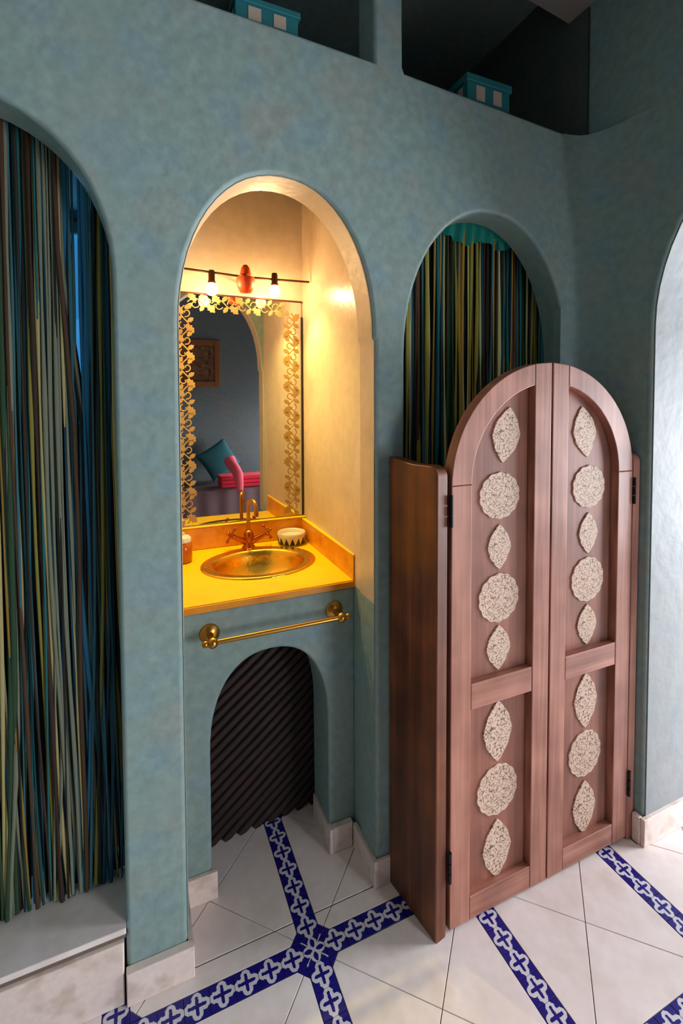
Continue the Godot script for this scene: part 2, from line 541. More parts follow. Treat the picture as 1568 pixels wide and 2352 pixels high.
func build_walls() -> void:
	# front wall with its three arches and the openings of the loft above
	var w := PackedVector2Array([Vector2(-1.66, 0), Vector2(-1.105, 0)])
	for p in arch(-0.78, 1.74, 0.325, 0.385, 2.2):
		w.append(p)
	for p in [Vector2(-0.455, 0), Vector2(-0.312, 0), Vector2(-0.312, 1.638)]:
		w.append(p)
	for p in arch(-0.0435, 1.645, 0.2685, 0.413, 2.12):
		w.append(p)
	for p in [Vector2(0.231, 1.638), Vector2(0.231, 0), Vector2(0.329, 0)]:
		w.append(p)
	for p in arch(0.657, 1.60, 0.328, 0.468, 2.05):
		w.append(p)
	for p in [Vector2(0.985, 0), Vector2(1.20, 0), Vector2(1.20, 2.377), Vector2(0.99, 2.384), Vector2(0.329, 2.420), Vector2(0.322, 2.435), Vector2(0.318, 3.0), Vector2(0.228, 3.0), Vector2(0.228, 2.425), Vector2(-0.249, 2.440), Vector2(-1.20, 2.475), Vector2(-1.20, 3.0), Vector2(-1.66, 3.0)]:
		w.append(p)
	var st := begin()
	prism(st, w, FRONT - 0.10, FRONT, 0.012, Transform3D.IDENTITY, 3)
	struct("wall_front", st, M.plaster)
	# right-hand wall: a soft corner, then the big arch to the side room
	st = begin()
	var plan := PackedVector2Array([Vector2(1.16, -0.12), Vector2(0.96, -0.12), Vector2(0.96, FRONT - 0.003), Vector2(0.99, FRONT + 0.001), Vector2(1.020, -0.076), Vector2(1.045, -0.060), Vector2(1.062, -0.036), Vector2(1.076, 0.0), Vector2(1.088, 0.05), Vector2(1.096, 0.10), Vector2(1.0995, 0.128), Vector2(1.16, 0.128)])
	slab(st, plan, 0.0, 2.384)
	# the arch to the side room: u runs along z
	var a := PackedVector2Array([Vector2(-0.11, 0), Vector2(0.145, 0)])
	for p in arch(0.745, 1.70, 0.60, 0.62, 2.0, 32):
		a.append(p)
	for p in [Vector2(1.345, 0), Vector2(1.50, 0), Vector2(1.50, 2.9), Vector2(-0.11, 2.9)]:
		a.append(p)
	var side := Transform3D(Basis(Vector3(0, 0, 1), Vector3(0, 1, 0), Vector3(-1, 0, 0)), Vector3.ZERO)
	prism(st, a, -1.5, -1.10, 0.012, side, 3)
	struct("wall_right", st, M.plaster)
	st = begin()
	var ring := PackedVector2Array([Vector2(0.1452, 0.0)])
	for p in arch(0.745, 1.70, 0.5998, 0.6198, 2.0, 32):
		ring.append(p)
	for p in [Vector2(1.3448, 0.0), Vector2(1.342, 0.0)]:
		ring.append(p)
	var inner_ring := arch(0.745, 1.70, 0.597, 0.617, 2.0, 32)
	inner_ring.reverse()
	for p in inner_ring:
		ring.append(p)
	ring.append(Vector2(0.148, 0.0))
	prism(st, ring, -1.499, -1.108, 0.001, side)
	struct("trim_3", st, M.reveal)
	# niche, closets and loft behind the front wall
	st = begin()
	box(st, Vector3(-0.36, 0, -0.84), Vector3(-0.312, 2.36, FRONT - 0.09))
	struct("wall_niche_left", st, M.cream)
	st = begin()
	slab(st, PackedVector2Array([Vector2(0.234, FRONT - 0.09), Vector2(0.254, -0.84), Vector2(0.30, -0.84), Vector2(0.30, FRONT - 0.09)]), 0.86, 2.36)
	struct("wall_niche_right", st, M.cream)
	st = begin()
	slab(st, PackedVector2Array([Vector2(0.234, FRONT - 0.09), Vector2(0.254, -0.84), Vector2(0.30, -0.84), Vector2(0.30, FRONT - 0.09)]), 0.0, 0.86)
	struct("wall_niche_foot", st, M.plaster)
	st = begin()
	var lining := PackedVector2Array([Vector2(-0.311, 0.86), Vector2(-0.311, 1.638)])
	for p in arch(-0.0435, 1.645, 0.2682, 0.4127, 2.12):
		lining.append(p)
	for p in [Vector2(0.2308, 1.6375), Vector2(0.2308, 0.86), Vector2(0.2285, 0.86), Vector2(0.2285, 1.6345)]:
		lining.append(p)
	var inner := arch(-0.0435, 1.645, 0.2655, 0.4100, 2.12)
	inner.reverse()
	for p in inner:
		lining.append(p)
	lining.append(Vector2(-0.309, 1.6345))
	lining.append(Vector2(-0.309, 0.86))
	prism(st, lining, FRONT - 0.101, FRONT - 0.009, 0.001)
	struct("trim_1", st, M.cream)
	st = begin()
	box(st, Vector3(-0.3115, 0.083, FRONT - 0.101), Vector3(-0.309, 0.86, FRONT - 0.009))
	box(st, Vector3(0.2285, 0.083, FRONT - 0.101), Vector3(0.2312, 0.86, FRONT - 0.009))
	struct("trim_2", st, M.plaster)
	st = begin()
	box(st, Vector3(-0.36, 0, -0.87), Vector3(0.30, 2.36, -0.81))
	struct("wall_niche_back", st, M.cream)
	st = begin()
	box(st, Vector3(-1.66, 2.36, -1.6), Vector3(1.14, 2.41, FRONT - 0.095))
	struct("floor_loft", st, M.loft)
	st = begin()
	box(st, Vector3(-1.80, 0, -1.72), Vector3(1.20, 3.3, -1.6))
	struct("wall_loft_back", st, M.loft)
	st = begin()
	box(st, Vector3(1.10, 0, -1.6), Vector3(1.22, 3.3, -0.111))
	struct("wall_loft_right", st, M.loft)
	st = begin()
	box(st, Vector3(-1.80, 3.05, -1.72), Vector3(1.20, 3.2, -0.15))
	struct("ceiling_loft", st, M.plaster)
	st = begin()
	slab(st, PackedVector2Array([Vector2(-1.8, -0.17), Vector2(0.90, -0.175), Vector2(1.043, -0.189), Vector2(1.20, -0.205), Vector2(3.42, -0.205), Vector2(3.42, 2.95), Vector2(-1.8, 2.95)]), 2.87, 3.2)
	struct("ceiling", st, M.ceiling)
	st = begin()
	box(st, Vector3(-1.80, 0, -1.72), Vector3(-1.66, 3.0, 2.9))
	struct("wall_left", st, M.plaster)
	# wall behind the photographer with its window
	st = begin()
	box(st, Vector3(1.27, 0, 2.75), Vector3(2.17, 0.28, 2.9))
	box(st, Vector3(1.27, 1.68, 2.75), Vector3(2.17, 2.9, 2.9))
	box(st, Vector3(-1.80, 0, 2.75), Vector3(1.27, 2.9, 2.9))
	box(st, Vector3(2.17, 0, 2.75), Vector3(3.42, 2.9, 2.9))
	# unseen lintel, added to shade the upper part of the front wall
	box(st, Vector3(1.10, 1.25, 2.05), Vector3(3.26, 2.88, 2.16), 0.01)
	struct("wall_back", st, M.far_wall)
	window("window_1", Vector3(1.72, 0.98, 2.82), 0.90, 1.40, 0.0, M.sky_pane)
	# side room
	st = begin()
	box(st, Vector3(1.48, 0, -0.32), Vector3(3.42, 2.9, -0.20))
	struct("wall_side_room_far", st, M.ceiling)
	st = begin()
	box(st, Vector3(3.24, 0, -0.2), Vector3(3.36, 2.9, 0.45))
	box(st, Vector3(3.24, 0, 1.45), Vector3(3.36, 2.9, 2.76))
	box(st, Vector3(3.24, 0, 0.45), Vector3(3.36, 0.40, 1.45))
	box(st, Vector3(3.24, 1.70, 0.45), Vector3(3.36, 2.9, 1.45))
	struct("wall_side_room", st, M.ceiling)
	window("window_2", Vector3(3.29, 1.05, 0.95), 1.00, 1.30, PI / 2, M.sky_pane)
	window("window_3", Vector3(-0.85, 1.83, -1.58), 0.95, 1.00, 0.0, M.blue_pane)

func window(called: String, at: Vector3, w: float, h: float, turn: float, pane: Material) -> void:
	var r := struct_root(called)
	r.position = at
	r.rotation.y = turn
	var st := begin()
	for s in [-1, 1]:
		box(st, Vector3(s * w / 2 - 0.03, -h / 2 - 0.03, -0.03), Vector3(s * w / 2 + 0.03, h / 2 + 0.03, 0.03), 0.004)
		box(st, Vector3(-w / 2, s * h / 2 - 0.03, -0.03), Vector3(w / 2, s * h / 2 + 0.03, 0.03), 0.004)
	if h > 1.2:
		box(st, Vector3(-0.018, -h / 2, -0.025), Vector3(0.018, h / 2, 0.025), 0.004)
	obj("window_frame", st, M.window_frame, r)
	st = begin()
	box(st, Vector3(-w / 2, -h / 2, -0.004), Vector3(w / 2, h / 2, 0.004))
	obj("pane", st, pane, r)

func build_floor() -> void:
	var root := struct_root("floor")
	var st := begin()
	box(st, Vector3(-1.8, -0.10, -1.72), Vector3(3.42, -0.004, 2.9))
	obj("floor_bed", st, M.grout, root)
	st = begin()
	box(st, Vector3(-1.8, -0.006, 0.99), Vector3(3.26, 0.0, 2.9))
	box(st, Vector3(1.46, -0.006, -0.25), Vector3(3.26, 0.0, 0.99))
	box(st, Vector3(-1.8, -0.006, FRONT), Vector3(-0.985, 0.0, 0.99))
	obj("floor_slab", st, M.marble, root)
	var open := PackedVector2Array([Vector2(-0.983, -0.084), Vector2(1.08, -0.084), Vector2(1.08, 0.14), Vector2(1.458, 0.14), Vector2(1.458, 0.988), Vector2(-0.983, 0.988)])
	var niche := PackedVector2Array([Vector2(-0.31, -0.50), Vector2(0.232, -0.50), Vector2(0.232, -0.086), Vector2(-0.31, -0.086)])
	var h := TILE / 2
	for i in range(-3, 3):
		for j in range(-1, 2):
			var o := Vector2(i * CELL, j * CELL)
			var s := CELL
			var ch := 0.026
			var field := PackedVector2Array([o + Vector2(h + ch, h), o + Vector2(s - h - ch, h), o + Vector2(s - h, h + ch), o + Vector2(s - h, s - h - ch), o + Vector2(s - h - ch, s - h), o + Vector2(h + ch, s - h), o + Vector2(h, s - h - ch), o + Vector2(h, h + ch)])
			var mid := o + Vector2(s, s) / 2
			var cs := [o, o + Vector2(s, 0), o + Vector2(s, s), o + Vector2(0, s)]
			for k in 4:
				var t := PackedVector2Array([cs[k], cs[(k + 1) % 4], mid])
				for region in [open, niche]:
					for f in Geometry2D.intersect_polygons(t, field):
						for g in Geometry2D.intersect_polygons(f, region):
							for e in Geometry2D.offset_polygon(g, -0.0011, Geometry2D.JOIN_MITER):
								if e.size() < 3:
									continue
								st = begin()
								var cen := Vector2.ZERO
								for v in e:
									cen += v / e.size()
								var loc := PackedVector2Array()
								for v in e:
									loc.append(v - cen)
								slab(st, loc, -0.006, 0.0, 0.0008)
								var o3 := obj("floor_tile", st, M.marble, root)
								o3.position = Vector3(cen.x, 0, cen.y)
	st = begin()
	slab(st, rect(-h + 0.0006, -h + 0.0006, h - 0.0006, h - 0.0006), -0.006, 0.0, 0.0006, 1.0 / TILE, Vector2(0.5, 0.5))
	var tile := st.commit()
	st = begin()
	slab(st, PackedVector2Array([Vector2(h + 0.0006, h + 0.0006), Vector2(h + 0.0245, h + 0.0006), Vector2(h + 0.0006, h + 0.0245)]), -0.006, 0.0, 0.0006)
	var corner := st.commit()
	for i in range(-2, 4):
		for j in range(-1, 3):
			for k in 8:
				for along in 2:
					if k == 0 and along == 1:
						continue
					var p := Vector2(i * CELL + (k * TILE if along else 0.0), j * CELL + (0.0 if along else k * TILE))
					if k == 0:
						if inside(p, open, niche):
							use("crossing_tile", tile, M.crossing, root, Transform3D(Basis.IDENTITY, Vector3(p.x, 0, p.y)))
							for q in 4:
								use("corner_tile", corner, M.navy, root, Transform3D(Basis(Vector3.UP, q * PI / 2), Vector3(p.x, 0, p.y)))
					elif inside(p, open, niche):
						use("band_tile", tile, M.band, root, Transform3D(Basis(Vector3.UP, PI / 2 if along else 0.0), Vector3(p.x, 0, p.y)))

func inside(p: Vector2, a: PackedVector2Array, b: PackedVector2Array) -> bool:
	return Geometry2D.is_point_in_polygon(p, a) or Geometry2D.is_point_in_polygon(p, b)

func skirting(called: String, boxes: Array) -> void:
	var r := struct_root(called)
	for b in boxes:
		var st := begin()
		var c: Vector3 = (b[0] + b[1]) / 2
		box(st, b[0] - c, b[1] - c, 0.003)
		var o := obj("skirting_tile", st, M.marble_warm, r)
		o.position = c

func build_trim() -> void:
	skirting("baseboard_pillar", [[Vector3(-0.456, 0, FRONT), Vector3(-0.298, 0.082, -0.062)], [Vector3(-0.312, 0, -0.236), Vector3(-0.299, 0.08, -0.0855)]])
	skirting("baseboard_niche", [[Vector3(-0.299, 0, -0.25), Vector3(-0.214, 0.082, -0.236)], [Vector3(0.152, 0, -0.25), Vector3(0.219, 0.082, -0.228)], [Vector3(0.219, 0, -0.228), Vector3(0.232, 0.08, -0.0855)], [Vector3(0.138, 0, -0.39), Vector3(0.152, 0.08, -0.228)]])
	skirting("baseboard_strip", [[Vector3(0.219, 0, FRONT), Vector3(0.3, 0.082, -0.073)]])
	skirting("baseboard_right", [[Vector3(1.086, 0, 0.145), Vector3(1.30, 0.092, 0.160)], [Vector3(1.302, 0, 0.145), Vector3(1.5, 0.092, 0.160)], [Vector3(1.082, 0, 0.118), Vector3(1.097, 0.092, 0.145)]])
	# marble step under the left arch
	var s := struct_root("step")
	var st := begin()
	box(st, Vector3(-1.105, 0.172, -0.32), Vector3(-0.455, 0.187, -0.076), 0.003)
	obj("step_slab", st, M.marble, s)
	st = begin()
	box(st, Vector3(-1.105, 0.158, -0.32), Vector3(-0.456, 0.1705, -0.082), 0.002)
	obj("step_bed", st, M.grout, s)
	var xs := [-1.105, -0.725, -0.459]
	for i in 2:
		st = begin()
		box(st, Vector3(xs[i] + 0.001, 0.0, -0.12), Vector3(xs[i + 1] - 0.001, 0.157, -0.072), 0.004)
		obj("riser_tile", st, M.marble_warm, s)

# ------------------------------------------------------------------ the niche

func build_niche() -> void:
	# plaster front under the counter with its arched opening
	var st := begin()
	var p := PackedVector2Array([Vector2(-0.312, 0), Vector2(-0.228, 0)])
	for v in arch(-0.0425, 0.42, 0.1855, 0.285, 2.35):
		p.append(v)
	for v in [Vector2(0.145, 0), Vector2(0.240, 0), Vector2(0.240, 0.856), Vector2(-0.312, 0.856)]:
		p.append(v)
	prism(st, p, -0.39, -0.25, 0.010, Transform3D.IDENTITY, 3)
	struct("wall_under_counter", st, M.plaster)
	build_rattan()
	build_counter()
	build_tap()
	build_mirror()
	build_lamp()
	build_rail()
	# small round dish with a black zigzag border
	var d := thing("trinket_dish", "small cream ceramic dish with dark zigzag pattern in the back corner of the yellow counter", "dish", Vector3(0.170, 0.8775, -0.725))
	st = begin()
	lathe(st, [Vector2(0.0001, 0.0), Vector2(0.048, 0.0), Vector2(0.052, 0.003), Vector2(0.057, 0.028), Vector2(0.059, 0.046), Vector2(0.056, 0.050), Vector2(0.051, 0.046), Vector2(0.048, 0.034), Vector2(0.0001, 0.030)], 36)
	obj("bowl", st, M.dish, d)
	for k in 14:
		st = begin()
		var a0 := TAU * k / 14
		var w := TAU / 28 * 0.92
		var pts := []
		for q in [[-1.0, 0.004], [1.0, 0.004], [0.0, 0.033]]:
			var r: float = 0.0523 + (q[1] - 0.003) * 0.195
			pts.append(Vector3(cos(a0 + q[0] * w) * r, q[1], sin(a0 + q[0] * w) * r))
		var outw := Vector3(cos(a0), 0, sin(a0))
		tri(st, [pts[0] + outw * 0.0016, pts[1] + outw * 0.0016, pts[2] + outw * 0.0008], [outw, outw, outw], [Vector2.ZERO, Vector2.ZERO, Vector2.ZERO])
		for e in 3:
			var A: Vector3 = pts[e]
			var B: Vector3 = pts[(e + 1) % 3]
			var nn: Vector3 = ((A + B) / 2 - (pts[0] + pts[1] + pts[2]) / 3).normalized()
			quad(st, [A - outw * 0.001, B - outw * 0.001, B + outw * 0.0016, A + outw * 0.0016], [nn, nn, nn, nn], [Vector2.ZERO, Vector2.ZERO, Vector2.ZERO, Vector2.ZERO])
		obj("zigzag_point", st, M.ink, d)
	# amber jar half hidden by the pillar
	var j := thing("amber_jar", "small amber jar with pale lid on the left end of the yellow counter", "jar", Vector3(-0.262, 0.8775, -0.665))
	st = begin()
	lathe(st, [Vector2(0.0001, 0.0), Vector2(0.028, 0.0), Vector2(0.032, 0.004), Vector2(0.0335, 0.05), Vector2(0.031, 0.068), Vector2(0.026, 0.074), Vector2(0.0001, 0.074)], 24)
	obj("jar_body", st, M.amber, j)
	st = begin()
	lathe(st, [Vector2(0.0001, 0.074), Vector2(0.028, 0.074), Vector2(0.029, 0.088), Vector2(0.022, 0.096), Vector2(0.006, 0.099), Vector2(0.006, 0.108), Vector2(0.0001, 0.110)], 24)
	obj("jar_lid", st, M.dish, j)

func build_rattan() -> void:
	var r := thing("slatted_screen", "dark brown diagonally ribbed screen standing in the arch under the yellow counter", "screen", Vector3(-0.035, 0, -0.43))
	r.rotation.y = 0.07
	var st := begin()
	box(st, Vector3(-0.245, 0.014, -0.014), Vector3(0.245, 0.73, -0.004), 0.002)
	obj("backing", st, M.rattan, r)
	var dir := Vector2(cos(0.62), sin(0.62))
	var nor := Vector2(-dir.y, dir.x)
	var area_poly := rect(-0.245, 0.010, 0.245, 0.73)
	var pitch := 0.030
	for k in range(-10, 44):
		var c := nor * (k * pitch)
		var strip := PackedVector2Array([c - dir * 1.5, c + dir * 1.5, c + dir * 1.5 + nor * (pitch - 0.002), c - dir * 1.5 + nor * (pitch - 0.002)])
		for g in Geometry2D.intersect_polygons(strip, area_poly):
			var lo := 1e9
			var hi := -1e9
			for v in g:
				lo = minf(lo, v.dot(dir))
				hi = maxf(hi, v.dot(dir))
			if hi - lo < 0.03:
				continue
			st = begin()
			var m := c + nor * (pitch / 2)
			var n := 6
			var pts := []
			for i in n + 1:
				var q: Vector2 = m + dir * (lerpf(lo, hi, i / float(n)) - m.dot(dir))
				pts.append(Vector3(q.x, q.y, 0.0015 * sin(i * 2.1 + k)))
			tube(st, pts, pitch * 0.5, 8, true, 0.75)
			obj("slat", st, M.rattan, r)

func build_counter() -> void:
	var r := thing("countertop", "bright yellow washstand countertop with low splashback filling the niche", "countertop", Vector3(0, 0.877, -0.53))
	# slab with an oval hole for the basin
	var st := begin()
	var cx := -0.007
	var cz := -0.018
	var outer := []
	var inner := []
	var hw := [-0.305, 0.238, -0.275, 0.278]
	var n := 64
	for i in n:
		var a := TAU * i / n
		var d := Vector2(cos(a), sin(a))
		inner.append(Vector2(cx, cz) + Vector2(d.x * 0.198, d.y * 0.160))
		var t := 1e9
		if absf(d.x) > 1e-6:
			t = minf(t, ((hw[1] if d.x > 0 else hw[0]) - cx) / d.x)
		if absf(d.y) > 1e-6:
			t = minf(t, ((hw[3] if d.y > 0 else hw[2]) - cz) / d.y)
		outer.append(Vector2(cx, cz) + d * t)
	# pull the nearest ray points into the corners
	for c in [Vector2(hw[0], hw[2]), Vector2(hw[1], hw[2]), Vector2(hw[0], hw[3]), Vector2(hw[1], hw[3])]:
		var best := 0
		for i in n:
			if outer[i].distance_to(c) < outer[best].distance_to(c):
				best = i
		outer[best] = c
	for i in n:
		var k := (i + 1) % n
		for lv in [[0.0, Vector3.UP], [-0.021, Vector3.DOWN]]:
			var q := []
			for v in [inner[i], inner[k], outer[k], outer[i]]:
				q.append(Vector3(v.x, lv[0], v.y))
			quad(st, q, [lv[1], lv[1], lv[1], lv[1]], [Vector2.ZERO, Vector2.ZERO, Vector2.ZERO, Vector2.ZERO])
		for e in [[inner, -1.0], [outer, 1.0]]:
			var A: Vector2 = e[0][i]
			var B: Vector2 = e[0][k]
			var dd := (B - A).normalized()
			var nv: Vector3 = Vector3(dd.y, 0, -dd.x) * e[1]
			quad(st, [Vector3(A.x, 0, A.y), Vector3(B.x, 0, B.y), Vector3(B.x, -0.021, B.y), Vector3(A.x, -0.021, A.y)], [nv, nv, nv, nv], [Vector2.ZERO, Vector2.ZERO, Vector2.ZERO, Vector2.ZERO])
	obj("top_slab", st, M.yellow, r)
	st = begin()
	box(st, Vector3(-0.305, -0.022, 0.278), Vector3(0.252, -0.002, 0.286), 0.002)
	obj("front_edge", st, M.orange, r)
	st = begin()
	box(st, Vector3(-0.305, 0.0005, -0.277), Vector3(0.238, 0.088, -0.257), 0.003)
	obj("splashback", st, M.orange, r)
	st = begin()
	box(st, Vector3(-0.305, 0.0885, -0.2775), Vector3(0.2535, 0.0925, -0.2555), 0.001)
	obj("splashback_cap", st, M.yellow, r)
	st = begin()
	slab(st, PackedVector2Array([Vector2(0.237, -0.277), Vector2(0.2505, -0.277), Vector2(0.247, 0.284), Vector2(0.2315, 0.284)]), -0.02, 0.081, 0.002)
	obj("side_splash", st, M.orange, r)
	st = begin()
	slab(st, PackedVector2Array([Vector2(0.2365, -0.277), Vector2(0.2505, -0.277), Vector2(0.2472, 0.2842), Vector2(0.2310, 0.2842)]), 0.0815, 0.0855, 0.001)
	obj("side_splash_cap", st, M.yellow, r)
	# oval basin
	var b := thing("basin", "oval hammered gold washbasin set into the yellow counter", "basin", Vector3(cx, 0.877, -0.548))
	st = begin()
	var prof := [Vector2(0.2085, 0.0005), Vector2(0.208, 0.0035), Vector2(0.204, 0.006), Vector2(0.196, 0.0062), Vector2(0.186, 0.0045), Vector2(0.176, 0.0050), Vector2(0.168, 0.0035), Vector2(0.162, -0.002)]
	for i in range(1, 11):
		var t := PI / 2 * i / 10
		prof.append(Vector2(0.022 + 0.138 * cos(t), -0.004 - 0.115 * sin(t)))
	obj("bowl", st_lathe(st, prof, 64, 1.0, 0.82), M.gold, b)
	st = begin()
	lathe(st, [Vector2(0.024, -0.1195), Vector2(0.022, -0.1165), Vector2(0.014, -0.1165), Vector2(0.012, -0.119), Vector2(0.0001, -0.119)], 24, Transform3D.IDENTITY, 1.0, 1.0)
	obj("drain", st, M.brass, b)

func st_lathe(st: SurfaceTool, prof: Array, seg: int, sx: float, sz: float) -> SurfaceTool:
	# inner faces of an open bowl look up and in
	var rev := prof.duplicate()
	lathe(st, rev, seg, Transform3D.IDENTITY, sx, sz)
	return st

func build_tap() -> void:
	var t := thing("basin_tap", "copper mixer tap with two cross handles and tall arched spout behind the basin", "tap", Vector3(-0.006, 0.8775, -0.735))
	var st := begin()
	lathe(st, [Vector2(0.0001, 0), Vector2(0.026, 0), Vector2(0.026, 0.006), Vector2(0.020, 0.012), Vector2(0.018, 0.03), Vector2(0.021, 0.045), Vector2(0.019, 0.06), Vector2(0.012, 0.072), Vector2(0.0001, 0.075)], 24)
	obj("tap_body", st, M.copper, t)
	st = begin()
	var pts := [Vector3(0, 0.06, 0)]
	for i in 6:
		pts.append(Vector3(0, 0.075 + i * 0.02, 0))
	for i in range(1, 13):
		var a := PI * 1.02 * i / 12
		pts.append(Vector3(0.012 * (1 - cos(a)) * 0.7, 0.172 + sin(a) * 0.026, 0.030 * (1 - cos(a))))
	pts.append(pts[-1] + Vector3(0.001, -0.020, 0.002))
	tube(st, pts, 0.0075, 12)
	var spout := obj("spout", st, M.brass, t)
	st = begin()
	var tip: Vector3 = pts[-1]
	tube(st, [tip + Vector3(0, 0.006, 0), tip + Vector3(0, -0.012, 0)], 0.0095, 14)
	obj("spout_tip", st, M.copper, spout)
	for s in [-1, 1]:
		st = begin()
		var e := Vector3(s * 0.062, 0.056, 0.012)
		tube(st, [Vector3(0, 0.022, 0), Vector3(s * 0.03, 0.036, 0.006), e * 0.9, e], [0.014, 0.012, 0.010, 0.011], 12)
		obj("valve_arm", st, M.copper, t)
		st = begin()
		var ax := Vector3(s * 0.8, 0.5, 0.25).normalized()
		var h := e + ax * 0.012
		tube(st, [e, e + ax * 0.024], [0.009, 0.007], 10)
		var u := ax.cross(Vector3(0, 0, 1)).normalized()
		var v := ax.cross(u).normalized()
		for d in [u, v]:
			tube(st, [h - d * 0.028, h + d * 0.028], 0.0045, 8)
			for q in [-1, 1]:
				ball(st, h + d * 0.029 * q, 0.0068, 10)
		ball(st, e + ax * 0.027, 0.0075, 10)
		obj("cross_handle", st, M.copper, t)

func build_mirror() -> void:
	var r := thing("wall_mirror", "tall mirror with gold leaf scroll border above the yellow counter", "mirror", Vector3(-0.024, 1.42, -0.81))
	var x0 := -0.288
	var x1 := 0.268
	var y0 := -0.445
	var y1 := 0.466
	var st := begin()
	box(st, Vector3(x0, y0, 0.0), Vector3(x1, y1, 0.006))
	obj("glass", st, M.mirror, r)
	st = begin()
	box(st, Vector3(x1 - 0.001, y0, 0.0), Vector3(x1 + 0.005, y1 - 0.06, 0.010), 0.001)
	obj("side_strip", st, M.dark_edge, r)
	st = begin()
	box(st, Vector3(x0, y1, 0.0), Vector3(x1 + 0.004, y1 + 0.007, 0.010), 0.002)
	obj("top_strip", st, M.bronze, r)
	# one scroll motif, 0.107 long and 0.062 wide: a wave of stem with two lobed leaves and curls
	st = begin()
	var z := 0.0072
	var wave := []
	for i in 17:
		var x := -0.0535 + 0.107 * i / 16
		wave.append(Vector3(x, 0.017 * sin(x / 0.107 * TAU), z))
	tube(st, wave, 0.0026, 6, true, 0.4)
	for q in [-1.0, 1.0]:
		var spiral := []
		for i in 17:
			var a: float = PI * (0.5 + q * 0.5) - q * 0.3 + 5.2 * i / 16
			var rr := 0.017 * (1.0 - 0.045 * i)
			spiral.append(Vector3(q * 0.026 + cos(a) * rr, -q * 0.006 + sin(a) * rr, z))
		tube(st, spiral, 0.0024, 6, true, 0.4)
		for lf in [[0.020, 0.004, 0.8, 0.052], [0.040, -0.010, -0.6, 0.036], [0.010, 0.010, 2.2, 0.034]]:
			var leaf := PackedVector2Array()
			for e in [1.0, -1.0]:
				for i in 15:
					var t := i / 15.0 if e > 0 else 1.0 - i / 15.0
					var w: float = lf[3] * 0.34 * pow(sin(PI * clampf(t, 0.02, 0.98)), 0.7) * (0.55 + 0.45 * absf(sin(t * PI * 3.5)))
					leaf.append((Vector2(q * lf[0], q * lf[1]) + (Vector2(t * lf[3], e * w).rotated(lf[2]) * q) * 0.85))
			prism(st, leaf, 0.006, 0.0088, 0.0008)
	var motif := st.commit()
	var n := 8
	for side in [-1, 1]:
		for k in n:
			var y := y1 - 0.10 - k * 0.107
			var x := x0 + 0.080 if side < 0 else x1 - 0.044
			var bs := Basis(Vector3(0, 0, 1), PI / 2) * Basis(Vector3(1, 0, 0), 0.0)
			if side > 0:
				bs = Basis(Vector3(-1, 0, 0), Vector3(0, 1, 0), Vector3(0, 0, 1)) * bs
			use("scroll_ornament", motif, M.gold_leaf, r, Transform3D(bs, Vector3(x, y, 0)))
	for k in 4:
		use("scroll_ornament", motif, M.gold_leaf, r, Transform3D(Basis(Vector3(1, 0, 0), 0.0).scaled(Vector3(1, -1, 1)), Vector3(x0 + 0.145 + k * 0.092, y1 - 0.032, 0)))

